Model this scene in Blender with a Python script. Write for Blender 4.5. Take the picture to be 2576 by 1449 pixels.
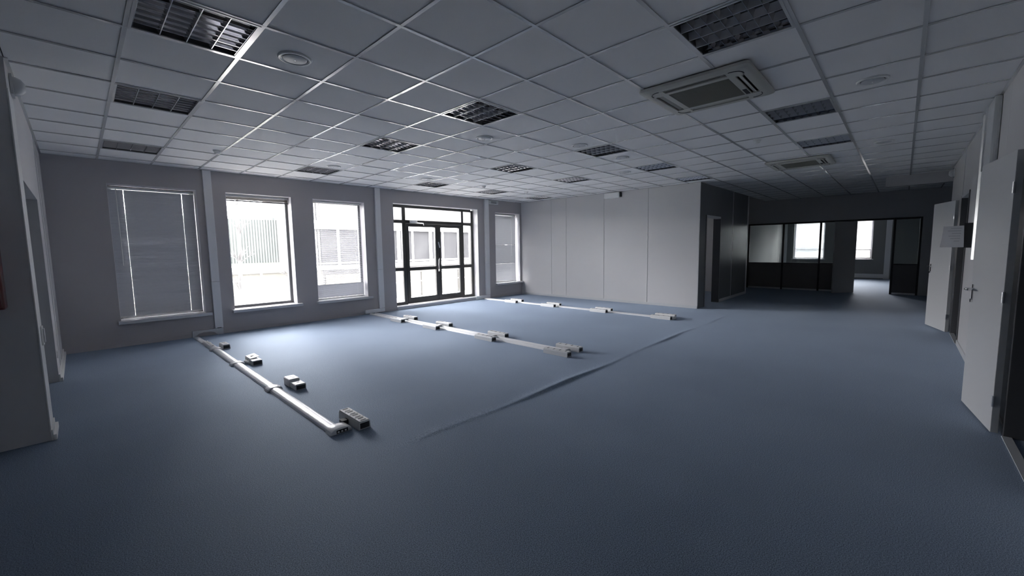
import bpy, bmesh, math, random
from mathutils import Matrix, Vector

random.seed(4)
for o in list(bpy.data.objects):
    bpy.data.objects.remove(o)
scn = bpy.context.scene
COL = scn.collection

# ------------------------------------------------------------------ camera
FPX, YAW, PITCH, ROLL, CAMZ = 1034.536, 0.75963, 0.09547, -0.01503, 1.4245
_f = Vector((math.cos(YAW) * math.cos(PITCH), math.sin(YAW) * math.cos(PITCH), -math.sin(PITCH)))
_r = Vector((math.sin(YAW), -math.cos(YAW), 0))
_u = _r.cross(_f)
RGT = _r * math.cos(ROLL) + _u * math.sin(ROLL)
UPV = -_r * math.sin(ROLL) + _u * math.cos(ROLL)
FWD = _f
cam_d = bpy.data.cameras.new('camera')
cam_d.sensor_width = 36.0
cam_d.lens = 36.0 * FPX / 2576.0
cam_d.clip_start = 0.05
cam_d.clip_end = 400
cam = bpy.data.objects.new('camera', cam_d)
COL.objects.link(cam)
cam.matrix_world = Matrix(((RGT.x, UPV.x, -FWD.x, 0), (RGT.y, UPV.y, -FWD.y, 0), (RGT.z, UPV.z, -FWD.z, CAMZ), (0, 0, 0, 1)))
scn.camera = cam

def project(p):
    d = Vector(p) - Vector((0, 0, CAMZ))
    z = d.dot(FWD)
    if z < 0.05:
        return None
    return (1288 + FPX * d.dot(RGT) / z, 724.5 - FPX * d.dot(UPV) / z)

# ------------------------------------------------------------------ world: even overcast daylight
SKY = 1.0
world = bpy.data.worlds.new('overcast_sky')
scn.world = world
world.use_nodes = True
bg = world.node_tree.nodes['Background']
bg.inputs[0].default_value = (0.985, 0.978, 1.0, 1)
bg.inputs[1].default_value = SKY
scn.view_settings.view_transform = 'Standard'
scn.view_settings.look = 'None'
scn.view_settings.gamma = 1.0
scn.view_settings.use_curve_mapping = False
scn.view_settings.exposure = 5.35
scn.cycles.use_denoising = True
scn.cycles.max_bounces = 8
scn.cycles.diffuse_bounces = 6
scn.cycles.adaptive_threshold = 0.025
scn.cycles.glossy_bounces = 5
scn.cycles.transparent_max_bounces = 16
scn.cycles.caustics_reflective = True
scn.cycles.sample_clamp_indirect = 1.5

def portal(name, loc, rot, sx, sy):
    d = bpy.data.lights.new(name, 'AREA')
    d.shape = 'RECTANGLE'
    d.size, d.size_y = sx, sy
    d.cycles.is_portal = True
    o = bpy.data.objects.new(name, d)
    COL.objects.link(o)
    o.location = loc
    o.rotation_euler = rot

# ------------------------------------------------------------------ main dimensions (metres; camera above the origin)
H = 2.8258            # underside of the ceiling grid
YW = 8.695            # window wall
WT = 0.32             # its thickness
YG = 8.90             # plane of the window frames
XP = 9.61             # panel partition
XL = -0.246           # left wall
YR = -0.616           # right wall
YC = 3.33             # hallway wall
XF = 15.5             # glazed partition at the far end
XE = 21.9             # outer wall of the far room
GX0, GY0 = 0.3175, 2.975
gx = lambda c: GX0 + 0.6 * c
gy = lambda r: GY0 + 0.6 * r
WINS = [(0.39, 1.465), (1.88, 2.954), (3.355, 4.453), (8.477, 9.545)]
WZ0, WZ1 = 0.40, 2.487
DX0, DX1, DZ0, DZ1 = 5.165, 7.80, 0.06, 2.53
INX = (10.75, 11.85)   # unseen window, added to light the closed room behind the panel wall
for i, (a, b) in enumerate(WINS):
    portal('window_portal', ((a + b) / 2, YW + WT + 0.01, (WZ0 + WZ1) / 2), (-math.pi / 2, 0, 0), b - a, WZ1 - WZ0)
portal('window_portal', ((DX0 + DX1) / 2, YW + WT + 0.01, (DZ0 + DZ1) / 2), (-math.pi / 2, 0, 0), DX1 - DX0, DZ1 - DZ0)
portal('window_portal', (sum(INX) / 2, YW + WT + 0.01, (WZ0 + WZ1) / 2), (-math.pi / 2, 0, 0), INX[1] - INX[0], WZ1 - WZ0)
FWIN = [(2.44, 3.54), (0.90, 1.98)]
FZ0, FZ1 = 0.79, 2.42
for a, b in FWIN:
    portal('window_portal', (XE + 0.31, (a + b) / 2, (FZ0 + FZ1) / 2), (0, math.pi / 2, 0), FZ1 - FZ0, b - a)

# ------------------------------------------------------------------ materials
MATS = {}
def mat(name, col, rough=0.6, metal=0.0, spec=0.5, noise=None, bump=None, sheen=0.0, coat=0.0):
    m = bpy.data.materials.new(name)
    m.use_nodes = True
    nt = m.node_tree
    b = nt.nodes['Principled BSDF']
    b.inputs['Base Color'].default_value = (*col, 1)
    b.inputs['Roughness'].default_value = rough
    b.inputs['Metallic'].default_value = metal
    b.inputs['Specular IOR Level'].default_value = spec
    if sheen:
        b.inputs['Sheen Weight'].default_value = sheen
        b.inputs['Sheen Roughness'].default_value = 0.45
    if coat:
        b.inputs['Coat Weight'].default_value = coat
        b.inputs['Coat Roughness'].default_value = 0.12
    if noise or bump:
        tc = nt.nodes.new('ShaderNodeTexCoord')
    if noise:
        scale, amt = noise
        n = nt.nodes.new('ShaderNodeTexNoise')
        n.inputs['Scale'].default_value = scale
        n.inputs['Detail'].default_value = 4
        nt.links.new(tc.outputs['Object'], n.inputs['Vector'])
        mx = nt.nodes.new('ShaderNodeMix')
        mx.data_type = 'RGBA'
        nt.links.new(n.outputs['Fac'], mx.inputs[0])
        mx.inputs[6].default_value = (*[c * (1 - amt) for c in col], 1)
        mx.inputs[7].default_value = (*[min(1, c * (1 + amt)) for c in col], 1)
        nt.links.new(mx.outputs[2], b.inputs['Base Color'])
    if bump:
        scale, strength, dist = bump
        n = nt.nodes.new('ShaderNodeTexNoise')
        n.inputs['Scale'].default_value = scale
        n.inputs['Detail'].default_value = 3
        nt.links.new(tc.outputs['Object'], n.inputs['Vector'])
        bp = nt.nodes.new('ShaderNodeBump')
        bp.inputs['Strength'].default_value = strength
        bp.inputs['Distance'].default_value = dist
        nt.links.new(n.outputs['Fac'], bp.inputs['Height'])
        nt.links.new(bp.outputs['Normal'], b.inputs['Normal'])
    MATS[name] = m
    return m

def carpet():
    m = mat('blue_carpet', (0.085, 0.13, 0.20), 0.74, spec=1.0, sheen=0.35)
    m.node_tree.nodes['Principled BSDF'].inputs['Specular Tint'].default_value = (0.74, 0.87, 1.0, 1)
    m.node_tree.nodes['Principled BSDF'].inputs['IOR'].default_value = 2.15
    nt = m.node_tree
    b = nt.nodes['Principled BSDF']
    tc = nt.nodes.new('ShaderNodeTexCoord')
    n1 = nt.nodes.new('ShaderNodeTexNoise'); n1.inputs['Scale'].default_value = 190; n1.inputs['Detail'].default_value = 4; n1.inputs['Roughness'].default_value = 0.75
    n2 = nt.nodes.new('ShaderNodeTexNoise'); n2.inputs['Scale'].default_value = 0.9; n2.inputs['Detail'].default_value = 5
    nt.links.new(tc.outputs['Object'], n1.inputs['Vector'])
    nt.links.new(tc.outputs['Object'], n2.inputs['Vector'])
    r1 = nt.nodes.new('ShaderNodeValToRGB')
    r1.color_ramp.elements[0].position = 0.43; r1.color_ramp.elements[0].color = (0.014, 0.030, 0.062, 1)
    r1.color_ramp.elements[1].position = 0.58; r1.color_ramp.elements[1].color = (0.195, 0.258, 0.372, 1)
    nt.links.new(n1.outputs['Fac'], r1.inputs['Fac'])
    r2 = nt.nodes.new('ShaderNodeValToRGB')
    r2.color_ramp.elements[0].position = 0.35; r2.color_ramp.elements[0].color = (0.80, 0.82, 0.86, 1)
    r2.color_ramp.elements[1].position = 0.68; r2.color_ramp.elements[1].color = (1.12, 1.09, 1.05, 1)
    nt.links.new(n2.outputs['Fac'], r2.inputs['Fac'])
    mx = nt.nodes.new('ShaderNodeMix'); mx.data_type = 'RGBA'; mx.blend_type = 'MULTIPLY'
    mx.inputs[0].default_value = 1.0
    nt.links.new(r1.outputs['Color'], mx.inputs[6]); nt.links.new(r2.outputs['Color'], mx.inputs[7])
    nt.links.new(mx.outputs[2], b.inputs['Base Color'])
    b.inputs['Sheen Tint'].default_value = (0.62, 0.74, 0.92, 1)
    mr = nt.nodes.new('ShaderNodeMapRange'); mr.inputs[1].default_value = 0.40; mr.inputs[2].default_value = 0.60
    mr.inputs[3].default_value = 0.5; mr.inputs[4].default_value = 1.0
    nt.links.new(n1.outputs['Fac'], mr.inputs[0]); nt.links.new(mr.outputs[0], b.inputs['Specular IOR Level'])
    bp = nt.nodes.new('ShaderNodeBump'); bp.inputs['Strength'].default_value = 0.13; bp.inputs['Distance'].default_value = 0.004
    nt.links.new(n1.outputs['Fac'], bp.inputs['Height']); nt.links.new(bp.outputs['Normal'], b.inputs['Normal'])
    return m

def glass(name, tint=(0.96, 0.96, 0.965), haze=0.03, refl=0.7):
    m = bpy.data.materials.new(name)
    m.use_nodes = True
    nt = m.node_tree
    for n in list(nt.nodes):
        if n.type != 'OUTPUT_MATERIAL':
            nt.nodes.remove(n)
    out = [n for n in nt.nodes if n.type == 'OUTPUT_MATERIAL'][0]
    tr = nt.nodes.new('ShaderNodeBsdfTransparent'); tr.inputs[0].default_value = (*tint, 1)
    gl = nt.nodes.new('ShaderNodeBsdfGlossy'); gl.inputs['Roughness'].default_value = 0.02
    df = nt.nodes.new('ShaderNodeBsdfTranslucent'); df.inputs[0].default_value = (0.8, 0.82, 0.8, 1)
    fr = nt.nodes.new('ShaderNodeFresnel'); fr.inputs[0].default_value = 1.5
    mu = nt.nodes.new('ShaderNodeMath'); mu.operation = 'MULTIPLY'; mu.inputs[1].default_value = refl
    m1 = nt.nodes.new('ShaderNodeMixShader'); m1.inputs[0].default_value = haze
    m2 = nt.nodes.new('ShaderNodeMixShader')
    tc = nt.nodes.new('ShaderNodeTexCoord')
    nz = nt.nodes.new('ShaderNodeTexNoise'); nz.inputs['Scale'].default_value = 3.0; nz.inputs['Detail'].default_value = 6
    mp = nt.nodes.new('ShaderNodeMapRange'); mp.inputs[1].default_value = 0.4; mp.inputs[2].default_value = 0.75
    mp.inputs[3].default_value = haze * 0.4; mp.inputs[4].default_value = haze * 2
    nt.links.new(tc.outputs['Object'], nz.inputs['Vector']); nt.links.new(nz.outputs['Fac'], mp.inputs[0]); nt.links.new(mp.outputs[0], m1.inputs[0])
    nt.links.new(fr.outputs[0], mu.inputs[0]); nt.links.new(mu.outputs[0], m2.inputs[0])
    nt.links.new(tr.outputs[0], m1.inputs[1]); nt.links.new(df.outputs[0], m1.inputs[2])
    nt.links.new(m1.outputs[0], m2.inputs[1]); nt.links.new(gl.outputs[0], m2.inputs[2])
    nt.links.new(m2.outputs[0], out.inputs[0])
    return m

def translucent(name, col, amount, rough=0.4):
    m = mat(name, col, rough)
    nt = m.node_tree
    b = nt.nodes['Principled BSDF']
    out = [n for n in nt.nodes if n.type == 'OUTPUT_MATERIAL'][0]
    t = nt.nodes.new('ShaderNodeBsdfTranslucent'); t.inputs[0].default_value = (*col, 1)
    mx = nt.nodes.new('ShaderNodeMixShader'); mx.inputs[0].default_value = amount
    nt.links.new(b.outputs[0], mx.inputs[1]); nt.links.new(t.outputs[0], mx.inputs[2]); nt.links.new(mx.outputs[0], out.inputs[0])
    return m

M_carpet = carpet()
M_plaster = mat('grey_plaster', (0.47, 0.445, 0.45), 0.75, bump=(60, 0.15, 0.002))
M_panel = mat('light_grey_panel', (0.65, 0.64, 0.64), 0.42, spec=0.35, noise=(1.2, 0.03))
M_laminate = mat('glossy_grey_laminate', (0.20, 0.205, 0.215), 0.22, spec=0.5, noise=(2.5, 0.08))
M_darkwall = mat('dark_grey_wall', (0.60, 0.58, 0.58), 0.7)
M_tile = mat('mineral_tile', (0.89, 0.885, 0.88), 0.9, spec=0.2, noise=(300, 0.07), bump=(220, 0.25, 0.002))
M_bar = mat('white_enamel_bar', (0.66, 0.66, 0.655), 0.24, spec=0.7, coat=0.8)
M_white = mat('white_plastic', (0.84, 0.84, 0.82), 0.35)
M_opal = mat('opal_white_plastic', (0.93, 0.93, 0.92), 0.3)
M_offwhite = mat('grey_white_plastic', (0.60, 0.61, 0.62), 0.42)
M_trunk = mat('grey_trunking_plastic', (0.80, 0.80, 0.81), 0.30, spec=0.6)
M_alu = mat('silver_aluminium', (0.74, 0.74, 0.75), 0.28, metal=0.85)
M_lid = mat('silver_socket_plate', (0.86, 0.86, 0.85), 0.24, metal=0.1, spec=0.7)
M_edge = mat('bright_louvre_edge', (0.74, 0.74, 0.76), 0.2, metal=0.6)
M_mirror = mat('mirror_louvre_aluminium', (0.40, 0.405, 0.43), 0.06, metal=1.0)
M_housing = mat('lamp_housing_enamel', (0.08, 0.08, 0.085), 0.5)
M_tube = mat('fluorescent_tube_glass', (0.35, 0.35, 0.35), 0.2)
M_black = mat('black_plastic', (0.018, 0.018, 0.02), 0.45)
M_dark = mat('dark_rubber', (0.035, 0.036, 0.04), 0.6)
M_brown = mat('dark_bronze_frame', (0.058, 0.055, 0.052), 0.38, spec=0.5)
M_frame = mat('dark_grey_window_frame', (0.10, 0.10, 0.105), 0.4)
M_reveal = mat('white_reveal_paint', (0.66, 0.65, 0.67), 0.6)
M_sill = mat('white_sill_laminate', (0.62, 0.62, 0.64), 0.25)
M_chrome = mat('chrome', (0.8, 0.8, 0.8), 0.12, metal=1.0)
M_slat = translucent('white_blind_slat', (0.50, 0.51, 0.545), 0.004)
M_slat_grey = translucent('grey_blind_slat', (0.50, 0.51, 0.53), 0.012, 0.3)
M_cord = mat('white_cord', (0.8, 0.8, 0.78), 0.6)
M_red = mat('red_enamel', (0.13, 0.008, 0.010), 0.28, coat=0.4)
M_ac = mat('aged_cream_plastic', (0.56, 0.55, 0.50), 0.4)
M_acgrille = mat('olive_grille_plastic', (0.20, 0.195, 0.165), 0.5)
M_leaf = mat('light_grey_door_laminate', (0.68, 0.68, 0.68), 0.35, spec=0.4, noise=(1.0, 0.02))
M_farwall = mat('muted_grey_wall', (0.22, 0.225, 0.22), 0.8)
M_part = mat('dark_partition_board', (0.17, 0.155, 0.15), 0.5)
M_gleaf = mat('grey_brown_door_laminate', (0.52, 0.50, 0.48), 0.45)
M_paper = mat('white_paper', (0.70, 0.70, 0.72), 0.8)
M_print = mat('grey_print', (0.50, 0.50, 0.52), 0.8)
M_glass = glass('window_glass', haze=0.006)
M_pglass = glass('partition_glass', (0.80, 0.83, 0.82), 0.002, 0.9)
M_green = mat('dark_green_sign', (0.16, 0.17, 0.17), 0.5)
M_ground = mat('outdoor_gravel', (0.55, 0.55, 0.53), 0.9, noise=(4, 0.15))
M_terrace = mat('terrace_concrete', (0.60, 0.59, 0.56), 0.9, noise=(6, 0.12))
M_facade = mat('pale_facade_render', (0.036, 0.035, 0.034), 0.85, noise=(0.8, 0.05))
M_oglass = mat('dark_facade_glass', (0.023, 0.023, 0.024), 0.5, spec=0.03)
M_oframe = mat('white_facade_frame', (0.40, 0.40, 0.41), 0.5)
M_rail = mat('galvanised_rail', (0.30, 0.30, 0.31), 0.5, metal=0.0)
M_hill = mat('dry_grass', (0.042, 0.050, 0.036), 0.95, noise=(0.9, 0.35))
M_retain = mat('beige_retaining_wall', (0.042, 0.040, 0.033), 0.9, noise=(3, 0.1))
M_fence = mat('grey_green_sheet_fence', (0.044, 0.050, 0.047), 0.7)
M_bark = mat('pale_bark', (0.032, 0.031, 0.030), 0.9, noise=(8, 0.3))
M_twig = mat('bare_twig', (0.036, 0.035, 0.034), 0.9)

# ------------------------------------------------------------------ builders
class MB:
    def __init__(self):
        self.v = []
        self.f = []
    def box(self, x0, x1, y0, y1, z0, z1):
        n = len(self.v)
        self.v += [(x0, y0, z0), (x1, y0, z0), (x1, y1, z0), (x0, y1, z0), (x0, y0, z1), (x1, y0, z1), (x1, y1, z1), (x0, y1, z1)]
        self.f += [tuple(n + i for i in q) for q in ((0, 3, 2, 1), (4, 5, 6, 7), (0, 1, 5, 4), (1, 2, 6, 5), (2, 3, 7, 6), (3, 0, 4, 7))]
        return self
    def prism(self, poly, axis, a, b):
        """poly = 2D ring; axis 'x': (y,z), 'y': (x,z), 'z': (x,y)"""
        n, k = len(self.v), len(poly)
        for t in (a, b):
            for p, q in poly:
                self.v.append({'x': (t, p, q), 'y': (p, t, q), 'z': (p, q, t)}[axis])
        self.f.append(tuple(range(n, n + k)))
        self.f.append(tuple(range(n + 2 * k - 1, n + k - 1, -1)))
        for i in range(k):
            j = (i + 1) % k
            self.f.append((n + i, n + k + i, n + k + j, n + j))
        return self
    def lathe(self, prof, c=(0, 0, 0), seg=28):
        n, k = len(self.v), len(prof)
        for i in range(seg):
            a = 2 * math.pi * i / seg
            for r, z in prof:
                self.v.append((c[0] + r * math.cos(a), c[1] + r * math.sin(a), c[2] + z))
        for i in range(seg):
            j = (i + 1) % seg
            for q in range(k - 1):
                self.f.append((n + i * k + q, n + j * k + q, n + j * k + q + 1, n + i * k + q + 1))
        return self
    def tube(self, pts, rad, seg=8):
        pts = [Vector(p) for p in pts]
        n = len(self.v)
        for i, p in enumerate(pts):
            d = (pts[min(i + 1, len(pts) - 1)] - pts[max(i - 1, 0)]).normalized()
            a = d.cross(Vector((0, 0, 1)) if abs(d.z) < 0.9 else Vector((1, 0, 0))).normalized()
            b = d.cross(a)
            r = rad[i] if isinstance(rad, (list, tuple)) else rad
            for s in range(seg):
                t = 2 * math.pi * s / seg
                self.v.append(tuple(p + a * (r * math.cos(t)) + b * (r * math.sin(t))))
        for i in range(len(pts) - 1):
            for s in range(seg):
                t = (s + 1) % seg
                self.f.append((n + i * seg + s, n + i * seg + t, n + (i + 1) * seg + t, n + (i + 1) * seg + s))
        self.f.append(tuple(n + s for s in range(seg))[::-1])
        self.f.append(tuple(n + (len(pts) - 1) * seg + s for s in range(seg)))
        return self
    def mesh(self, name, m, smooth=False, bevel=0.0, merge=False):
        me = bpy.data.meshes.new(name)
        me.from_pydata(self.v, [], self.f)
        bm = bmesh.new()
        bm.from_mesh(me)
        if merge:
            bmesh.ops.remove_doubles(bm, verts=bm.verts, dist=1e-5)
        bmesh.ops.recalc_face_normals(bm, faces=bm.faces)
        if bevel:
            es = [e for e in bm.edges if len(e.link_faces) == 2 and e.calc_face_angle(0) > 0.7]
            bmesh.ops.bevel(bm, geom=es, offset=bevel, segments=2, affect='EDGES', profile=0.6)
        if smooth:
            for f in bm.faces:
                f.smooth = True
            for e in bm.edges:
                if len(e.link_faces) == 2 and e.calc_face_angle(0) > 0.6:
                    e.smooth = False
        bm.to_mesh(me)
        bm.free()
        me.materials.append(m)
        return me
    def build(self, name, m, parent=None, smooth=False, bevel=0.0, merge=False, local=False):
        if parent is not None and not local:
            L = parent.location
            self.v = [(x - L.x, y - L.y, z - L.z) for x, y, z in self.v]
        me = self.mesh(name, m, smooth, bevel, merge)
        o = bpy.data.objects.new(name, me)
        COL.objects.link(o)
        o.parent = parent
        return o

def box(name, m, x0, x1, y0, y1, z0, z1, parent=None, bevel=0.0, local=False):
    return MB().box(x0, x1, y0, y1, z0, z1).build(name, m, parent, bevel=bevel, local=local)

def tag(o, label, cat, group=None):
    o['label'] = label
    o['category'] = cat
    if group:
        o['group'] = group
    return o

def thing(name, label, cat, loc=(0, 0, 0), rz=0.0, group=None):
    o = bpy.data.objects.new(name, None)
    COL.objects.link(o)
    o.empty_display_size = 0.05
    o.location = loc
    o.rotation_euler = (0, 0, rz)
    return tag(o, label, cat, group)

def struct(o, label=None, cat=None):
    o['kind'] = 'structure'
    if label:
        o['label'] = label
    if cat:
        o['category'] = cat
    return o

def hub(name, loc, label, cat, rz=0.0):
    o = bpy.data.objects.new(name, None)
    COL.objects.link(o)
    o.empty_display_size = 0.05
    o.location = loc
    o.rotation_euler = (0, 0, rz)
    return struct(o, label, cat)

def copy_tree(o, loc, rz=None, parent=None):
    c = o.copy()
    COL.objects.link(c)
    c.parent = parent
    if loc is not None:
        c.location = loc
    if rz is not None:
        c.rotation_euler = (0, 0, rz)
    for ch in list(o.children):
        copy_tree(ch, None, None, c)
    return c

def child(name, me, parent, loc=(0, 0, 0), rz=0.0):
    o = bpy.data.objects.new(name, me)
    COL.objects.link(o)
    o.parent = parent
    o.location = loc
    o.rotation_euler = (0, 0, rz)
    return o

# ================================================================== STRUCTURE
# ---- floor: one carpeted mesh with a lifted seam
def seam_height(x, dy):
    amp = 0.0
    for c, w, a in ((3.55, 0.75, 0.017), (2.9, 0.5, 0.005), (6.25, 0.75, 0.013), (1.9, 0.35, 0.004), (8.4, 0.5, 0.006), (4.7, 0.6, 0.004)):
        amp += a * math.exp(-((x - c) / w) ** 2)
    side = 0.055 if dy > 0 else 0.030
    return amp * math.exp(-(dy / side) ** 2)

def build_floor():
    xs = [-4.0, -2.0, -0.5] + [0.9 + 0.1 * i for i in range(90)] + [10.5, 13, 16, 19, 22.3]
    off = [-0.25, -0.12, -0.08, -0.055, -0.04, -0.025, -0.012, 0, 0.012, 0.025, 0.04, 0.06, 0.085, 0.12, 0.2, 0.3]
    ys = [-5.0, -2.5, -0.6, 1.0] + [2.56 + d for d in off] + [4, 6, 8, 9.0]
    v, f = [], []
    for x in xs:
        wob = 0.022 * math.sin(x * 1.3) + 0.012 * math.sin(x * 3.7 + 1)
        for y in ys:
            dy = y - 2.56
            inner = abs(dy) <= 0.31
            yy = y + (wob if inner else 0)
            v.append((x, yy, seam_height(x, dy) if inner else 0.0))
    ny = len(ys)
    for i in range(len(xs) - 1):
        for j in range(ny - 1):
            f.append((i * ny + j, (i + 1) * ny + j, (i + 1) * ny + j + 1, i * ny + j + 1))
    b = MB(); b.v, b.f = v, f
    o = b.build('floor', M_carpet, smooth=True)
    struct(o, 'blue speckled office carpet with a lifted seam across the room', 'floor')
    return o
floor = build_floor()

# ---- ceiling slab with tiles and grid bars
ceiling = struct(box('ceiling', M_darkwall, -4.0, 22.3, -5.0, 9.0, 2.98, 3.08), 'suspended ceiling of pale mineral tiles in a white metal grid', 'ceiling')
LUM = [(0, 0), (0, 3), (0, 7), (4, 0), (4, 3), (4, 7), (8, 0), (8, 3), (8, 7), (11, 0), (11, 3), (11, 7), (14, 0), (14, 7), (4, -4), (8, -4), (11, -4)]
RECTS = [(XL, XP, YR, YW), (XP, XF, YR, YC), (-4.0, XL, YR, 4.70), (11.5, XF, -5.0, YR)]
cells = []
for rx0, rx1, ry0, ry1 in RECTS:
    for c in range(math.floor((rx0 - GX0) / 0.6), math.ceil((rx1 - GX0) / 0.6)):
        for r in range(math.floor((ry0 - GY0) / 0.6), math.ceil((ry1 - GY0) / 0.6)):
            if (c, r) in LUM:
                continue
            x0, x1 = max(gx(c), rx0), min(gx(c + 1), rx1)
            y0, y1 = max(gy(r), ry0), min(gy(r + 1), ry1)
            if x1 - x0 < 0.03 or y1 - y0 < 0.03:
                continue
            p = project(((x0 + x1) / 2, (y0 + y1) / 2, H))
            vis = p is not None and -60 < p[0] < 2636 and -60 < p[1] < 1500
            d2 = (x0 + x1) ** 2 + (y0 + y1) ** 2
            cells.append((not vis, d2, x0, x1, y0, y1))
cells.sort()
tile_mesh = {}
rest = MB()
nvis = 0
for nv, d2, x0, x1, y0, y1 in cells:
    w, h = round(x1 - x0, 3), round(y1 - y0, 3)
    cx, cy = (x0 + x1) / 2, (y0 + y1) / 2
    if not nv and nvis < 298:
        if (w, h) not in tile_mesh:
            a, b = w / 2 - 0.004, h / 2 - 0.004
            tile_mesh[(w, h)] = MB().box(-a, a, -b, b, 0, 0.016).mesh('ceiling_tile', M_tile, bevel=0.0)
        child('ceiling_tile', tile_mesh[(w, h)], ceiling, (cx, cy, H + 0.006 + random.uniform(0, 0.0012)))
        nvis += 1
    else:
        a, b = w / 2 - 0.004, h / 2 - 0.004
        rest.box(cx - a, cx + a, cy - b, cy + b, H + 0.006, H + 0.022)
ro = rest.build('ceiling_tile_field', M_tile, ceiling)
ro['kind'] = 'stuff'
def bar(x0, x1, y0, y1, dz):
    b = MB().box(x0, x1, y0, y1, H + dz, H + dz + 0.0045)
    b.build('grid_bar', M_bar, ceiling)
for r in range(-14, 10):
    y = gy(r)
    if YR < y < YW:
        bar(XL if y > 4.70 else -4.0, XF if y < YC else XP, y - 0.012, y + 0.012, 0.0)
    elif y > -5 and y < YR:
        bar(11.5, XF, y - 0.012, y + 0.012, 0.0)
for c in range(-8, 26):
    x = gx(c)
    if -4 < x < XF:
        if x < XL:
            y0, y1 = YR, 4.70
        elif x < XP:
            y0, y1 = YR, YW
        else:
            y0, y1 = (YR if x < 11.5 else -5.0), YC
        bar(x - 0.012, x + 0.012, y0, y1, 0.0007)
for x0, x1, y0, y1 in ((XL, XP, YW - 0.02, YW), (XP - 0.02, XP, YC, YW), (XL, XL + 0.02, 4.70, YW), (XL, 11.5, YR, YR + 0.02), (XP, 13.5, YC - 0.02, YC), (XF - 0.02, XF, YR, YC)):
    MB().box(x0, x1, y0, y1, H - 0.001, H + 0.004).build('edge_angle', M_bar, ceiling)

# ---- window wall
def wall_with_holes(name, m, u0, u1, z0, z1, holes, place, label, cat='wall'):
    """holes: (ua, ub, za, zb); place(ua, ub, za, zb, mb) adds a box"""
    b = MB()
    us = sorted(set([u0, u1] + [h[0] for h in holes] + [h[1] for h in holes]))
    zs = sorted(set([z0, z1] + [h[2] for h in holes] + [h[3] for h in holes]))
    for i in range(len(us) - 1):
        for j in range(len(zs) - 1):
            um, zm = (us[i] + us[i + 1]) / 2, (zs[j] + zs[j + 1]) / 2
            if not any(h[0] < um < h[1] and h[2] < zm < h[3] for h in holes):
                place(us[i], us[i + 1], zs[j], zs[j + 1], b)
    me_b = b
    bmq = bmesh.new()
    tmp = bpy.data.meshes.new('tmp')
    tmp.from_pydata(me_b.v, [], me_b.f)
    bmq.from_mesh(tmp)
    bmesh.ops.remove_doubles(bmq, verts=bmq.verts, dist=1e-5)
    # drop the inner faces two neighbouring boxes share
    seen = {}
    for f in bmq.faces:
        seen.setdefault(tuple(sorted(v.index for v in f.verts)), []).append(f)
    bmesh.ops.delete(bmq, geom=[f for fs in seen.values() if len(fs) > 1 for f in fs], context='FACES_ONLY')
    bmesh.ops.recalc_face_normals(bmq, faces=bmq.faces)
    me = bpy.data.meshes.new(name)
    bmq.to_mesh(me)
    bmq.free()
    me.materials.append(m)
    o = bpy.data.objects.new(name, me)
    COL.objects.link(o)
    return struct(o, label, cat)

holes = [(a, b, WZ0, WZ1) for a, b in WINS] + [(DX0, DX1, DZ0, DZ1), (INX[0], INX[1], WZ0, WZ1)]
wall_with_holes('wall_north', M_plaster, -4.0, 22.3, 0, 2.98, holes,
                lambda a, b, c, d, mb: mb.box(a, b, YW, YW + WT, c, d), 'backlit grey plaster wall with tall windows and glazed doors')
wall_with_holes('wall_east', M_farwall, -5.0, YW, 0, 2.98, [(a, b, FZ0, FZ1) for a, b in FWIN],
                lambda a, b, c, d, mb: mb.box(XE, XE + 0.3, a, b, c, d), 'outer wall of the far room with bright windows')
struct(box('wall_west', M_darkwall, -4.12, -4.0, -5.0, 9.0, 0, 2.98), 'plain wall behind the camera', 'wall')
struct(box('wall_south', M_darkwall, -4.0, 22.3, -5.12, -5.0, 0, 2.98), 'far side wall of the dark rooms', 'wall')

# skirting of the window wall
sk = hub('baseboard_north', (0, YW, 0), 'thin dark skirting along the window wall', 'baseboard')
for a, b in ((XL, 1.24), (1.69, 4.34), (4.83, DX0), (8.20, XP)):
    box('skirting_strip', M_plaster, a, b, YW - 0.012, YW, 0.0, 0.06, sk, bevel=0.003)

# ---- windows with frames, panes, sills
def window(n, a, b, z0, z1, mullion=False):
    w = hub('window_%d' % n, ((a + b) / 2, YG, z0), ['', 'window behind the closed blind nearest the left wall', 'bare window with a raised blind between two wall trunks',
            'window with open venetian blind left of the glazed doors', 'narrow-looking window in the far corner by the panel wall', 'unseen window added to light the closed room behind the panel wall'][n], 'window')
    t = 0.055
    for q in ((a, a + t, z0, z1), (b - t, b, z0, z1)):
        box('frame_stile', M_frame, q[0], q[1], YG, YG + 0.07, q[2], q[3], w, bevel=0.004)
    for q in ((z0, z0 + t), (z1 - t, z1)):
        box('frame_rail', M_frame, a + t, b - t, YG, YG + 0.07, q[0], q[1], w, bevel=0.004)
    box('pane', M_glass, a + t - 0.005, b - t + 0.005, YG + 0.03, YG + 0.036, z0 + t - 0.005, z1 - t + 0.005, w)
    # white lining of the reveal
    box('reveal_lining', M_reveal, b - 0.006, b + 0.001, YW - 0.001, YG, z0, z1, w)
    box('reveal_lining', M_reveal, a - 0.001, a + 0.006, YW - 0.001, YG, z0, z1, w)
    box('reveal_lining', M_reveal, a, b, YW - 0.001, YG, z1 - 0.006, z1 + 0.001, w)
    box('sill', M_sill, a - 0.03, b + 0.075, YW - 0.09, YG, z0 - 0.045, z0 + 0.006, w, bevel=0.006)
    return w
for i, (a, b) in enumerate(WINS):
    window(i + 1, a, b, WZ0, WZ1)
window(5, INX[0], INX[1], WZ0, WZ1)
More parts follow.
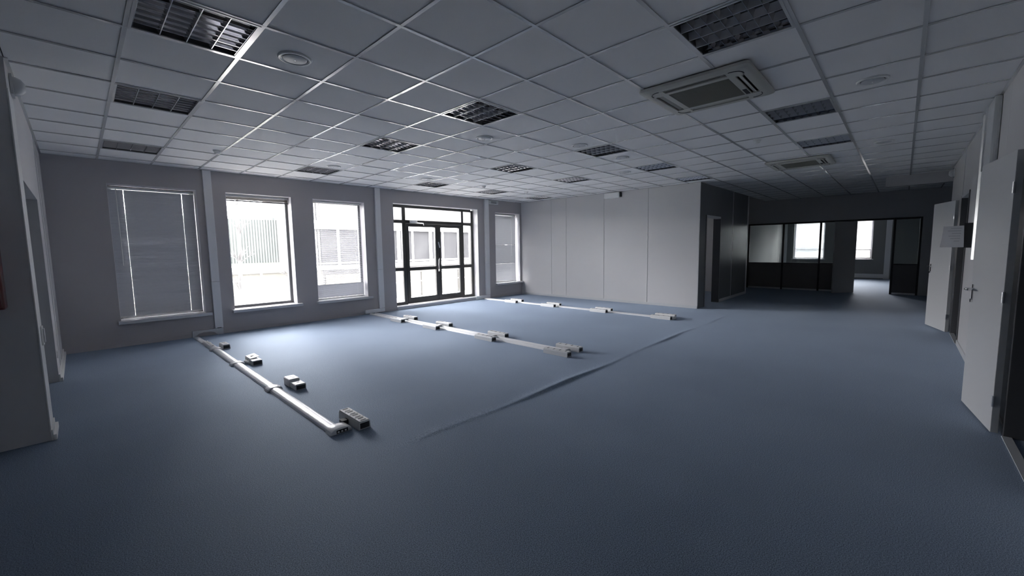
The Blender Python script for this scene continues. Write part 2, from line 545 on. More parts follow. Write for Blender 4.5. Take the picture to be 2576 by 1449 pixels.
for k, (a, b) in enumerate(FWIN):
    w = hub('window_%d' % (6 + k), (XE, (a + b) / 2, FZ0), ['bright far-room window seen through the glass partition', 'bright far-room window seen through the open doorway'][k], 'window')
    t = 0.06
    for y0, y1 in ((a, a + t), (b - t, b)):
        box('frame_stile', M_reveal, XE + 0.14, XE + 0.2, y0, y1, FZ0, FZ1, w)
    box('frame_rail', M_reveal, XE + 0.14, XE + 0.2, a + t, b - t, FZ0, FZ0 + t, w)
    box('frame_rail', M_reveal, XE + 0.14, XE + 0.2, a + t, b - t, FZ1 - t, FZ1, w)
    box('frame_rail', M_reveal, XE + 0.15, XE + 0.19, a + t, b - t, 1.22, 1.26, w)
    box('pane', M_glass, XE + 0.165, XE + 0.171, a + t, b - t, FZ0 + t, FZ1 - t, w)
    box('sill', M_sill, XE - 0.05, XE + 0.14, a - 0.05, b + 0.05, FZ0 - 0.03, FZ0 + 0.005, w, bevel=0.005)

# ---- glazed double door
D = hub('door_1', ((DX0 + DX1) / 2, YG, 0), 'dark bronze glazed double door with side lights and fanlight', 'door')
def fr(x0, x1, z0, z1, y0=YG, y1=YG + 0.07, n='frame_bar'):
    return box(n, M_brown, x0, x1, y0, y1, z0, z1, D, bevel=0.004)
FT = 2.50
fr(DX0, DX0 + 0.09, 0.08, FT); fr(DX1 - 0.08, DX1, 0.08, FT)
fr(DX0 + 0.09, DX1 - 0.08, FT - 0.04, FT + 0.03)
fr(5.515, 5.61, 0.08, FT - 0.04); fr(7.375, 7.445, 0.08, FT - 0.04)
fr(DX0 + 0.09, 5.515, 2.085, 2.16); fr(7.445, DX1 - 0.08, 2.085, 2.16); fr(5.61, 7.375, 2.085, 2.165)
fr(DX0 + 0.09, 5.515, 0.92, 1.00); fr(7.445, DX1 - 0.08, 0.92, 1.00)
fr(DX0 + 0.09, 5.515, 0.08, 0.15); fr(7.445, DX1 - 0.08, 0.08, 0.15)
box('threshold', M_sill, DX0, DX1, YW - 0.02, YG + 0.07, 0.0, 0.08, D, bevel=0.006)
def pane(x0, x1, z0, z1, parent=D):
    return box('pane', M_glass, x0, x1, YG + 0.03, YG + 0.036, z0, z1, parent)
for x0, x1 in ((DX0 + 0.085, 5.52), (7.44, DX1 - 0.075)):
    pane(x0, x1, 2.155, FT - 0.035); pane(x0, x1, 0.995, 2.09); pane(x0, x1, 0.145, 0.925)
pane(5.605, 7.38, 2.16, FT - 0.035)
for x0, x1, nm in ((5.615, 6.565, 'L'), (6.57, 7.37, 'R')):
    g0, g1 = (x0 + 0.07, x1 - 0.085) if nm == 'L' else (x0 + 0.08, x1 - 0.09)
    lf = MB()
    lf.box(x0, g0, YG - 0.015, YG + 0.055, 0.09, 2.08); lf.box(g1, x1, YG - 0.015, YG + 0.055, 0.09, 2.08)
    lf.box(g0, g1, YG - 0.015, YG + 0.055, 2.005, 2.08); lf.box(g0, g1, YG - 0.015, YG + 0.055, 0.915, 0.995); lf.box(g0, g1, YG - 0.015, YG + 0.055, 0.09, 0.235)
    L = lf.build('door_leaf', M_brown, D, merge=True)
    for z0, z1 in ((0.99, 2.01), (0.23, 0.92)):
        o = MB().box(g0 - 0.005, g1 + 0.005, YG + 0.02, YG + 0.026, z0, z1).build('pane', M_glass, D)
        o.parent = L
        o.location = (0, 0, 0)
hd = MB().tube([(6.545, YG - 0.02, 1.20), (6.545, YG - 0.075, 1.205), (6.53, YG - 0.085, 1.18), (6.515, YG - 0.085, 1.02), (6.515, YG - 0.085, 0.92), (6.52, YG - 0.075, 0.87), (6.525, YG - 0.02, 0.86)], 0.014).build('pull_handle', M_chrome, D, smooth=True)
MB().tube([(6.60, YG - 0.02, 0.86), (6.60, YG - 0.05, 0.86), (6.64, YG - 0.055, 0.86)], 0.011).build('lock_lever', M_chrome, D, smooth=True)
box('door_closer', M_lid, 5.72, 5.92, YG - 0.06, YG, 2.09, 2.15, D, bevel=0.008)
MB().tube([(5.86, YG - 0.06, 2.10), (6.02, YG - 0.16, 2.085), (6.12, YG - 0.03, 2.05)], 0.010).build('closer_arm', M_alu, D)
box('reveal_lining', M_reveal, DX1 - 0.004, DX1 + 0.002, YW - 0.001, YG, 0.08, DZ1, D)
box('reveal_lining', M_reveal, DX0, DX1, YW - 0.001, YG, DZ1 - 0.006, DZ1 + 0.001, D)
MB().prism([(6.55, 1.62), (6.585, 1.63), (6.625, 1.48), (6.595, 1.47)], 'y', YG - 0.019, YG - 0.017).build('tape_strip', M_paper, D)

# ---- panel partition (light grey) and hallway wall
E_ = hub('wall_panel_partition', (XP, YC, 0), 'light grey office partition of tall flush panels', 'wall')
box('wall_core', M_darkwall, XP + 0.018, XP + 0.10, YC + 0.11, YW, 0, H + 0.1, E_)
seams = [YC + 0.004, 4.54, 5.756, 6.978, 7.506, YW]
for a, b in zip(seams[:-1], seams[1:]):
    box('wall_panel', M_panel, XP, XP + 0.018, a + 0.003, b - 0.003, 0.055, H + 0.02, E_, bevel=0.0015)
for s in seams[1:-1]:
    MB().prism([(XP + 0.018, s - 0.008), (XP - 0.001, s - 0.008), (XP - 0.005, s - 0.006), (XP - 0.0075, s - 0.002), (XP - 0.0075, s + 0.002), (XP - 0.005, s + 0.006), (XP - 0.001, s + 0.008), (XP + 0.018, s + 0.008)], 'z', 0.055, H + 0.02).build('joint_strip', M_bar, E_, smooth=True)
box('corner_strip', M_offwhite, XP - 0.002, XP + 0.02, YC - 0.002, YC + 0.006, 0.0, H + 0.02, E_, bevel=0.001)
struct(box('baseboard_partition', M_offwhite, XP - 0.014, XP, YC, YW, 0.0, 0.06, bevel=0.003), 'pale skirting at the foot of the panel partition', 'baseboard')

XH = 13.5
Hh = hub('wall_hallway', (XP, YC, 0), 'glossy dark laminate wall of the hallway with a doorway', 'wall')
dA, dB, dT = 10.06, 11.04, 2.08
box('wall_panel', M_laminate, XP + 0.022, dA - 0.05, YC, YC + 0.10, 0.0, H + 0.1, Hh, bevel=0.002)
box('wall_panel', M_laminate, dA - 0.05, dB + 0.05, YC, YC + 0.10, dT + 0.05, H + 0.1, Hh, bevel=0.002)
box('wall_panel', M_laminate, dB + 0.05, 12.065, YC, YC + 0.10, 0.05, H + 0.1, Hh, bevel=0.003)
box('wall_panel', M_laminate, 12.075, XH - 0.03, YC, YC + 0.10, 0.05, H + 0.1, Hh, bevel=0.003)
box('joint_strip', M_alu, 12.06, 12.08, YC - 0.005, YC + 0.02, 0.05, H, Hh, bevel=0.002)
box('corner_strip', M_alu, XH - 0.03, XH, YC - 0.004, YC + 0.10, 0.0, H, Hh, bevel=0.004)
box('door_jamb', M_frame, dA - 0.05, dA, YC - 0.012, YC + 0.11, 0, dT + 0.05, Hh, bevel=0.003)
box('door_jamb', M_frame, dB, dB + 0.05, YC - 0.012, YC + 0.16, 0, dT + 0.05, Hh, bevel=0.003)
box('door_head', M_offwhite, dA, dB, YC - 0.012, YC + 0.11, dT, dT + 0.05, Hh, bevel=0.003)
box('skirting_strip', M_offwhite, dB + 0.05, XH - 0.03, YC - 0.014, YC, 0, 0.07, Hh, bevel=0.003)
# walls of the closed room behind
struct(box('wall_closed_room', M_panel, XH, XH + 0.1, YC, YW, 0, 2.98), 'end wall of the closed room', 'wall')
struct(box('wall_passage', M_darkwall, XH + 0.1, XF + 0.1, 4.6, 4.7, 0, 2.98), 'dark wall closing the side passage', 'wall')

# ---- left wall: pier, lintel, pier
Lw = hub('wall_left', (XL, 4.70, 0), 'grey left wall with a dark open doorway between two piers', 'wall')
box('pier', M_panel, -4.0, XL, 4.70, 5.05, 0, H + 0.1, Lw, bevel=0.002)
box('pier', M_panel, XL - 0.15, XL, 6.86, YW, 0, H + 0.1, Lw, bevel=0.002)
box('lintel', M_panel, XL - 0.15, XL, 5.052, 6.858, 2.03, H + 0.1, Lw)
for s in (7.45, 7.85):
    box('joint_strip', M_offwhite, XL - 0.002, XL + 0.004, s - 0.008, s + 0.008, 0.06, H, Lw)
box('corner_strip', M_white, XL - 0.003, XL + 0.005, 4.697, 5.054, 0.07, 2.62, Lw, bevel=0.002)
bl = hub('baseboard_left', (XL, 4.70, 0), 'pale stepped skirting on the left piers', 'baseboard')
for a, b in ((4.695, 5.05), (6.855, YW)):
    box('skirting_strip', M_white, XL, XL + 0.014, a, b, 0.0, 0.085, bl, bevel=0.003)
    box('skirting_foot', M_white, XL + 0.014, XL + 0.032, a, b, 0.0, 0.045, bl, bevel=0.004)
struct(box('wall_side_room', M_darkwall, -2.6, -2.5, 5.05, YW, 0, 2.98), 'inner wall of the dark room left of the doorway', 'wall')

# ---- right wall with two doorways
d1a, d1b, d2a, d2b, dh = 3.62, 4.55, 8.38, 9.32, 2.085
Rw = hub('wall_right', (0, YR, 0), 'light grey panel wall along the right side with two dark doorways', 'wall')
def rpan(x0, x1, z0, z1):
    box('wall_panel', M_panel, x0 + 0.002, x1 - 0.002, YR - 0.12, YR, z0, z1, Rw, bevel=0.0015)
rpan(-4.0, 1.2, 0, H + 0.1); rpan(1.2, 2.4, 0, H + 0.1); rpan(2.4, d1a - 0.05, 0, H + 0.1)
rpan(d1a - 0.05, d1b + 0.05, dh + 0.04, H + 0.1)
rpan(d1b + 0.05, 5.75, 0, H + 0.1); rpan(5.75, 6.95, 0, H + 0.1); rpan(6.95, 8.2, 0, H + 0.1); rpan(8.2, d2a - 0.05, 0, H + 0.1)
rpan(d2a - 0.05, d2b + 0.05, dh + 0.04, H + 0.1)
rpan(d2b + 0.05, 10.5, 0, H + 0.1); rpan(10.5, 11.5, 0, H + 0.1)
for a, b in ((d1a, d1b), (d2a, d2b)):
    box('door_jamb', M_frame, a - 0.05, a, YR - 0.13, YR + 0.012, 0, dh + 0.04, Rw, bevel=0.003)
    box('door_jamb', M_frame, b, b + 0.05, YR - 0.13, YR + 0.012, 0, dh + 0.04, Rw, bevel=0.003)
    box('door_head', M_offwhite, a, b, YR - 0.13, YR + 0.012, dh, dh + 0.04, Rw, bevel=0.003)
    box('threshold_strip', M_offwhite, a, b, YR - 0.03, YR + 0.02, 0, 0.008, Rw)
box('joint_strip', M_alu, 9.30 + 0.075, 9.30 + 0.095, YR, YR + 0.006, dh + 0.05, H, Rw)
br = hub('baseboard_right', (0, YR, 0), 'pale skirting at the foot of the right wall', 'baseboard')
for a, b in ((d1b + 0.05, d2a - 0.05), (d2b + 0.05, 11.5), (-4.0, d1a - 0.05)):
    box('skirting_strip', M_offwhite, a, b, YR, YR + 0.014, 0, 0.07, br, bevel=0.003)
for n, x0 in (('divider', 5.2), ('divider', 7.6), ('divider', 11.5)):
    struct(box('wall_dark_room', M_darkwall, x0, x0 + 0.1, -5.0, YR - 0.12, 0, 2.98), 'cross wall inside the dark rooms', 'wall')
# ---- bulkhead over the far right passage
struct(box('trim_1', M_darkwall, 12.05, 12.25, -4.9, 0.35, 2.62, H + 0.1), 'dark bulkhead under the ceiling at the far right', 'trim')

# ---- door leaves
def leaf(n, label, hinge, width, ang, height, m, handle_side=1):
    d = hub('door_%d' % n, (hinge[0], hinge[1], 0), label, 'door', ang)
    box('leaf_board', m, 0, width, -0.02, 0.02, 0.012, height, d, bevel=0.003, local=True)
    for z in (0.25, 1.02, 1.8):
        MB().lathe([(0.0, -0.04), (0.009, -0.04), (0.009, 0.04), (0.0, 0.04)], (-0.008, 0.022 * handle_side, z), 10).build('hinge', M_alu, d, local=True)
    hx = width - 0.06
    s = handle_side
    hp = box('handle_plate', M_chrome, hx - 0.018, hx + 0.018, min(s * 0.02, s * 0.026), max(s * 0.02, s * 0.026), 0.93, 1.06, d, bevel=0.002, local=True)
    MB().tube([(hx, s * 0.02, 1.02), (hx, s * 0.066, 1.02), (hx - 0.02, s * 0.07, 1.02), (hx - 0.12, s * 0.066, 1.02)], 0.010).build('lever_handle', M_chrome, hp, smooth=True, local=True)
    MB().tube([(hx, s * 0.02, 0.92), (hx, s * 0.034, 0.92)], 0.016, 12).build('lock_cylinder', M_chrome, d, local=True)
    return d
leaf(2, 'light grey door leaf swung back against the right wall nearest the camera', (4.575, -0.562), 0.775, math.atan2(0.092, 0.764), 2.06, M_leaf)
leaf(3, 'light grey door leaf standing half open further along the right wall', (9.345, -0.563), 0.74, math.atan2(0.201, 0.709), 2.06, M_leaf)
leaf(4, 'grey brown door leaf standing open at the glass partition', (15.44, 1.0), 0.70, math.atan2(0.433, -0.55), 2.05, M_gleaf, -1)

# ---- glazed partition at the far end
Pt = hub('wall_glass_partition', (XF, 0, 0), 'dark framed partition with glass above and solid boards below', 'wall')
box('wall_core', M_darkwall, XF, XF + 0.1, -0.34, 4.6, 2.11, 2.98, Pt)
box('wall_core', M_darkwall, XF, XF + 0.1, -5.0, -0.34, 0, 2.98, Pt)
posts = [4.55, 3.77, 2.79, 1.84, 1.03, 0.20, -0.32]
for y in posts:
    box('post', M_black, XF + 0.01, XF + 0.07, y - 0.025, y + 0.025, 0, 2.11, Pt, bevel=0.004)
for a, b in zip(posts[1:], posts[:-1]):
    box('top_rail', M_black, XF + 0.01, XF + 0.07, a + 0.025, b - 0.025, 2.06, 2.11, Pt, bevel=0.003)
    if (a, b) == (0.20, 1.03):
        continue
    box('middle_rail', M_black, XF + 0.015, XF + 0.065, a + 0.025, b - 0.025, 0.825, 0.85, Pt)
    box('bottom_rail', M_alu, XF + 0.005, XF + 0.075, a + 0.025, b - 0.025, 0.0, 0.05, Pt, bevel=0.003)
    box('lower_board', M_part, XF + 0.025, XF + 0.055, a + 0.025, b - 0.025, 0.05, 0.825, Pt)
    box('pane', M_pglass, XF + 0.036, XF + 0.044, a + 0.025, b - 0.025, 0.85, 2.06, Pt)
struct(box('wall_far_room', M_farwall, XF + 0.1, XE, 3.95, 4.05, 0, 2.98), 'side wall of the far room behind glass', 'wall')
struct(box('wall_far_side', M_farwall, XF + 0.1, XE, -0.7, -0.6, 0, 2.98), 'right hand wall of the far room', 'wall')
struct(box('trim_2', M_offwhite, XE - 0.06, XE, 0.35, 0.52, 0, 2.98, bevel=0.004), 'pale vertical trunking in the far room', 'trim')
struct(box('trim_3', M_offwhite, XE - 0.06, XE, 0.52, 3.78, 0.03, 0.20, bevel=0.004), 'pale skirting trunking in the far room', 'trim')
struct(box('trim_4', M_offwhite, XE - 0.06, XE, 3.78, 3.945, 0, 2.98, bevel=0.004), 'pale corner trunking in the far room behind glass', 'trim')

# ================================================================== CEILING LIGHTS
def make_light():
    root = thing('ceiling_light', '', 'ceiling light')
    h = MB()
    a = 0.282
    h.v = [(-a, -a, 0.0), (a, -a, 0.0), (a, a, 0.0), (-a, a, 0.0), (-a, -a, 0.095), (a, -a, 0.095), (a, a, 0.095), (-a, a, 0.095)]
    h.f = [(4, 5, 6, 7), (0, 1, 5, 4), (1, 2, 6, 5), (2, 3, 7, 6), (3, 0, 4, 7)]
    h.build('housing', M_housing, root, local=True)
    f = MB()
    o, i = 0.290, 0.274
    f.box(-o, o, -o, -i, -0.003, 0.004); f.box(-o, o, i, o, -0.003, 0.004); f.box(-o, -i, -i, i, -0.003, 0.004); f.box(i, o, -i, i, -0.003, 0.004)
    f.build('frame', M_bar, root, local=True, merge=True)
    dm = MB().prism([(-0.0025, 0.002), (0.0025, 0.002), (0.010, 0.022), (0.020, 0.048), (-0.020, 0.048), (-0.010, 0.022)], 'y', -0.274, 0.274).mesh('divider', M_edge)
    for k in (-1, 0, 1):
        child('divider', dm, root, (k * 0.137, 0, 0))
    sm = MB().prism([(-0.002, 0.001), (0.002, 0.001), (0.003, 0.022), (0.012, 0.048), (-0.002, 0.048)], 'y', -0.274, 0.274).mesh('side_reflector', M_mirror)
    child('side_reflector', sm, root, (-0.271, 0, 0))
    child('side_reflector', sm, root, (0.271, 0, 0), math.pi)
    # cross blades, parabolic V section, thin edge down
    bmh = MB().prism([(-0.0012, 0.004), (0.0012, 0.004), (0.005, 0.022), (0.014, 0.044), (-0.014, 0.044), (-0.005, 0.022)], 'x', -0.272, 0.272).mesh('cross_blade', M_mirror)
    for k in range(6):
        child('cross_blade', bmh, root, (0, -0.196 + k * 0.0784, 0))
    tm = MB().tube([(0, -0.268, 0), (0, 0.268, 0)], 0.013, 10).mesh('tube', M_tube, smooth=True)
    for k in range(4):
        child('tube', tm, root, (-0.2055 + k * 0.137, 0, 0.066))
    return root
rowname = {0: 'front', 3: 'middle', 7: 'window-side', -4: 'hallway'}
LBL = {
    (0, 0): 'large louvred ceiling light cut by the top edge at upper left',
    (0, 3): 'louvred ceiling light left of centre, second in the leftmost column',
    (0, 7): 'flat dark louvred light in the leftmost column nearest the windows',
    (4, 0): 'louvred ceiling light left of the near air conditioner with grey cells',
    (4, 3): 'louvred ceiling light between two others above the bare window side',
    (4, 7): 'louvred light by the round vent above the third window',
    (8, 0): 'louvred light with scalloped cells beside two round ceiling vents',
    (8, 3): 'louvred light with bright cells in the middle of the far ceiling',
    (8, 7): 'louvred light above the left part of the glazed doors',
    (11, 0): 'louvred light between the scalloped one and the panel wall end',
    (11, 3): 'small louvred light with very bright cells before the panel wall',
    (11, 7): 'small bright louvred light above the right end of the doors',
    (14, 0): 'dim louvred light at the ceiling edge over the panel wall end',
    (14, 7): 'tiny louvred light in the far corner over the last window',
    (4, -4): 'big dark louvred light at the top edge behind the near air conditioner',
    (8, -4): 'dark louvred light just beyond the near air conditioner',
    (11, -4): 'dark louvred light between the two air conditioners, farther one',
}
proto = make_light()
for i, (c, r) in enumerate(LUM):
    loc = (gx(c) + 0.3, gy(r) + 0.3, H)
    if i == 0:
        proto.location = loc
        o = proto
    else:
        o = copy_tree(proto, loc)
    tag(o, LBL[(c, r)], 'ceiling light', 'louvred ceiling lights')

# ================================================================== AIR CONDITIONERS
def make_ac(label, cx, cy):
    t = thing('air_conditioner', label, 'air conditioner', (cx, cy, H), group='ceiling cassette air conditioners')
    s, zb = 0.45, -0.038
    fm = MB()
    # face panel: sloped square plate
    def rsq(a, c, z):
        pts = []
        for sx, sy in ((1, 1), (-1, 1), (-1, -1), (1, -1)):
            for q in range(5):
                an = {(1, 1): 0, (-1, 1): 1, (-1, -1): 2, (1, -1): 3}[(sx, sy)] * math.pi / 2 + q * math.pi / 8
                pts.append((sx * (a - c) + c * math.cos(an), sy * (a - c) + c * math.sin(an), z))
        return pts
    rings = [rsq(s - 0.01, 0.03, 0.0), rsq(s, 0.035, -0.010), rsq(s - 0.004, 0.035, -0.026), rsq(s - 0.03, 0.035, zb), rsq(0.40, 0.03, zb)]
    L = len(rings[0])
    for rg in rings:
        fm.v += rg
    for a in range(len(rings) - 1):
        for b in range(L):
            fm.f.append((a * L + b, a * L + (b + 1) % L, (a + 1) * L + (b + 1) % L, (a + 1) * L + b))
    fm.build('face_panel', M_ac, t, smooth=True, local=True)
    # inner face around the slots
    inn = MB()
    inn.box(-0.40, 0.40, -0.40, -0.365, zb, zb + 0.012); inn.box(-0.40, 0.40, 0.365, 0.40, zb, zb + 0.012)
    inn.box(-0.40, -0.365, -0.365, 0.365, zb, zb + 0.012); inn.box(0.365, 0.40, -0.365, 0.365, zb, zb + 0.012)
    for sx in (-1, 1):
        for sy in (-1, 1):
            x0, x1 = sorted((sx * 0.255, sx * 0.365)); y0, y1 = sorted((sy * 0.255, sy * 0.365))
            inn.box(x0, x1, y0, y1, zb - 0.001, zb + 0.012)
    inn.box(-0.30, 0.30, -0.30, -0.25, zb, zb + 0.012); inn.box(-0.30, 0.30, 0.25, 0.30, zb, zb + 0.012)
    inn.box(-0.30, -0.25, -0.25, 0.25, zb, zb + 0.012); inn.box(0.25, 0.30, -0.25, 0.25, zb, zb + 0.012)
    inn.build('slot_surround', M_ac, t, local=True, merge=True)
    box('duct_back', M_black, -0.40, 0.40, -0.40, 0.40, 0.002, 0.005, t, local=True)
    for k4 in range(4):
        an = k4 * math.pi / 2
        v = MB().prism([(0.312, zb + 0.014), (0.318, zb + 0.016), (0.345, zb + 0.004), (0.341, zb + 0.001)], 'x', -0.245, 0.245).mesh('air_vane', M_ac)
        child('air_vane', v, t, (0, 0, 0), an)
        arc = MB()
        pts = [(0.30 + 0.075 * math.cos(q), 0.30 + 0.075 * math.sin(q), zb - 0.001) for q in [(-0.25 + 0.25 * j) for j in range(9)]]
        arc.tube(pts, 0.0035, 6)
        child('corner_groove', arc.mesh('corner_groove', M_black), t, (0, 0, 0), an)
    box('grille_back', M_black, -0.25, 0.25, -0.25, 0.25, zb + 0.014, zb + 0.018, t, local=True)
    g = MB()
    nb = 34
    for q in range(nb):
        x = -0.245 + q * 0.49 / (nb - 1)
        g.box(x - 0.0045, x + 0.0045, -0.25, 0.25, zb + 0.001, zb + 0.010)
    for q in range(9):
        y = -0.24 + q * 0.06
        g.box(-0.25, 0.25, y - 0.003, y + 0.003, zb + 0.006, zb + 0.013)
    go = g.build('grille_bars', M_acgrille, t, local=True)
    go['kind'] = 'stuff'
    box('receiver_window', M_black, 0.10, 0.24, -0.295, -0.262, zb - 0.002, zb + 0.001, t, local=True, bevel=0.0005)
    return t
make_ac('cream cassette air conditioner in the ceiling near the camera', 4.05, 1.37)
make_ac('cream cassette air conditioner farther off in the dim hallway ceiling', 8.68, 1.365)

# ================================================================== ROUND VENTS AND DETECTORS
def make_valve():
    t = thing('air_valve', '', 'ceiling vent')
    MB().lathe([(0.112, 0.0), (0.112, -0.006), (0.106, -0.013), (0.096, -0.014), (0.086, -0.008), (0.082, 0.004)], seg=36).build('outer_ring', M_white, t, smooth=True, local=True)
    MB().lathe([(0.0, 0.001), (0.084, 0.001)], seg=24).build('throat', M_dark, t, local=True)
    MB().lathe([(0.0, -0.017), (0.068, -0.016), (0.079, -0.012), (0.078, -0.006), (0.060, -0.002), (0.0, 0.0)], seg=36).build('centre_disc', M_offwhite, t, smooth=True, local=True)
    MB().lathe([(0.0, -0.020), (0.005, -0.0195), (0.006, -0.016), (0.0, -0.014)], seg=12).build('centre_screw', M_chrome, t, smooth=True, local=True)
    return t
VALVES = [((1.209, 3.297), 'large round white ceiling vent beside the big upper left light'),
          ((3.69, 3.947), 'round white ceiling vent just beyond the grey louvred light'),
          ((4.90, 3.325), 'round white ceiling vent touching the scalloped louvred light'),
          ((3.06, 6.96), 'round white ceiling vent near the window wall above the third window'),
          ((4.91, 6.96), 'round white ceiling vent near the window wall above the doors'),
          ((7.26, 3.905), 'thin round ceiling vent between two bright louvred lights'),
          ((4.862, 0.273), 'large round ceiling vent right of the near air conditioner'),
          ((7.857, 0.276), 'round ceiling vent in the right hand tile column, second from the camera'),
          ((11.02, 0.30), 'round ceiling vent in the right hand tile column, farthest and darkest'),
          ((6.042, 3.307), 'flat grey round ceiling vent between the scalloped and next louvred light')]
pv = make_valve()
for i, ((x, y), lb) in enumerate(VALVES):
    o = pv if i == 0 else copy_tree(pv, None)
    o.location = (x, y, H + 0.006)
    tag(o, lb, 'ceiling vent', 'round ceiling vents')
def make_det():
    t = thing('smoke_detector', '', 'smoke detector')
    MB().lathe([(0.0, -0.008), (0.05, -0.008), (0.052, 0.0), (0.0, 0.0)], seg=24).build('base', M_white, t, smooth=True, local=True)
    MB().lathe([(0.0, -0.048), (0.022, -0.047), (0.032, -0.040), (0.034, -0.030), (0.044, -0.026), (0.045, -0.010), (0.040, -0.008)], seg=24).build('sensor_head', M_white, t, smooth=True, local=True)
    return t
DETS = [((1.45, 6.95), 'small smoke detector near the windows in the left part of the ceiling'),
        ((6.42, 6.93), 'small smoke detector above the right half of the glazed doors'),
        ((6.42, 1.507), 'small smoke detector between the dark lights and the panel wall'),
        ((7.846, 6.91), 'tiny smoke detector near the far corner of the ceiling')]
pd = make_det()
for i, ((x, y), lb) in enumerate(DETS):
    o = pd if i == 0 else copy_tree(pd, None)
    o.location = (x, y, H + 0.006)
    tag(o, lb, 'smoke detector', 'ceiling smoke detectors')

# ================================================================== BLINDS
def slats(bld, a, b, z0, z1, tilt, pitch=0.0205, w=0.025, gaps=(), y=YG - 0.045):
    """curved slats turned by tilt (0 = flat, 90 = shut)"""
    n = max(1, int((z1 - z0) / pitch))
    ca, sa = math.cos(math.radians(tilt)), math.sin(math.radians(tilt))
    segs = []
    edges = [a] + [e for g in gaps for e in (g - 0.0026, g + 0.0026)] + [b]
    for i in range(0, len(edges), 2):
        segs.append((edges[i], edges[i + 1]))
    for i in range(n):
        z = z0 + (i + 0.5) * pitch
        jit = random.uniform(-0.02, 0.02)
        c2, s2 = math.cos(math.radians(tilt) + jit), math.sin(math.radians(tilt) + jit)
        prof = []
        for q in range(4):
            u = (q / 3 - 0.5) * w
            bow = 0.0025 * (1 - (2 * u / w) ** 2)
            prof.append((y + u * c2 - bow * s2, z + u * s2 + bow * c2))
        for x0, x1 in segs:
            k = len(bld.v)
            for t in (x0, x1):
                for p in prof:
                    bld.v.append((t, p[0], p[1]))
            for q in range(3):
                bld.f.append((k + q, k + q + 1, k + 4 + q + 1, k + 4 + q))
def blind(label, a, b, ztop, zones, cords, m=M_slat, rail=None, wand=None):
    t = thing('venetian_blind', label, 'blind', ((a + b) / 2, YG - 0.045, ztop))
    box('head_rail', M_white, a, b, YG - 0.065, YG - 0.025, ztop - 0.03, ztop, t, bevel=0.003)
    s = MB()
    for z0, z1, tilt, gaps in zones:
        slats(s, a + 0.004, b - 0.004, z0, z1, tilt, gaps=gaps)
    so = s.build('slat_stack', m, t, smooth=False)
    so['kind'] = 'stuff'
    if rail is not None:
        box('bottom_rail', M_white, a + 0.003, b - 0.003, YG - 0.060, YG - 0.030, rail, rail + 0.022, t, bevel=0.004)
        for c in cords:
            MB().tube([(c, YG - 0.0585, ztop - 0.02), (c, YG - 0.0585, rail + 0.01)], 0.0016, 6).build('ladder_cord', M_cord, t)
    if wand:
        x, zb = wand
        MB().tube([(x, YG - 0.075, ztop - 0.03), (x + 0.004, YG - 0.08, zb)], 0.005, 8).build('tilt_wand', M_white, t)
    return t
a, b = WINS[0]
blind('closed grey venetian blind in the leftmost window with two lit cord lines', a + 0.010, b - 0.012, WZ1 - 0.03,
      [(WZ0 + 0.05, WZ1 - 0.065, 86, (a + 0.185, b - 0.175))], (a + 0.19, b - 0.17), M_slat, WZ0 + 0.03, (a + 0.10, 1.25))
a, b = WINS[1]
tb = thing('venetian_blind', 'bunched raised blind at the top of the bare window', 'blind', ((a + b) / 2, YG - 0.045, WZ1 - 0.02))
box('head_rail', M_slat_grey, a + 0.01, b - 0.01, YG - 0.07, YG - 0.02, WZ1 - 0.05, WZ1 - 0.015, tb, bevel=0.003)
s = MB(); slats(s, a + 0.014, b - 0.014, WZ1 - 0.105, WZ1 - 0.055, 0, pitch=0.0036)
M_slat_dim = mat('backlit_shade_slat', (0.20, 0.19, 0.185), 0.5)  # darker colour paints in the shade of the backlit raised blind
so = s.build('slat_stack', M_slat_dim, tb); so['kind'] = 'stuff'
box('bottom_rail', M_frame, a + 0.013, b - 0.013, YG - 0.06, YG - 0.03, WZ1 - 0.13, WZ1 - 0.108, tb, bevel=0.004)
a, b = WINS[2]
blind('open white venetian blind in the third window with shut bottom slats', a + 0.015, b - 0.015, WZ1 - 0.02,
      [(0.73, WZ1 - 0.055, 11, ()), (WZ0 + 0.055, 0.73, 74, ())], (a + 0.17, b - 0.17), M_slat, WZ0 + 0.02, (a + 0.10, 1.10))
a, b = WINS[3]
blind('shut grey venetian blind in the far corner window with a gap at right', a + 0.012, b - 0.055, WZ1 - 0.03,
      [(WZ0 + 0.05, 0.72, 62, ()), (0.72, 0.98, 68, ()), (0.98, 1.55, 76, ()), (1.55, WZ1 - 0.06, 73, ())], (a + 0.06, b - 0.26), M_slat_grey, WZ0 + 0.02, (b - 0.24, 1.2))

for k, (a, b) in enumerate(FWIN):
    t = thing('venetian_blind', ['white venetian blind over the far window behind the glass partition', 'white venetian blind over the far window seen through the open doorway'][k], 'blind', (XE + 0.1, (a + b) / 2, FZ1))
    box('head_rail', M_white, XE + 0.08, XE + 0.12, a + 0.02, b - 0.02, FZ1 - 0.035, FZ1, t, bevel=0.003)
    s = MB()
    zl = 0.84 if k == 0 else 1.16
    n = int((FZ1 - 0.06 - zl) / 0.022)
    for i in range(n):
        z = zl + 0.02 + i * 0.022
        u, v_ = 0.0125 * math.cos(0.42), 0.0125 * math.sin(0.42)
        q = len(s.v)
        s.v += [(XE + 0.10 - u, a + 0.03, z - v_), (XE + 0.10 + u, a + 0.03, z + v_), (XE + 0.10 + u, b - 0.03, z + v_), (XE + 0.10 - u, b - 0.03, z - v_)]
        s.f.append((q, q + 1, q + 2, q + 3))
    so = s.build('slat_stack', M_slat, t)
    so['kind'] = 'stuff'
    box('bottom_rail', M_white, XE + 0.085, XE + 0.115, a + 0.03, b - 0.03, zl - 0.012, zl + 0.010, t, bevel=0.003)

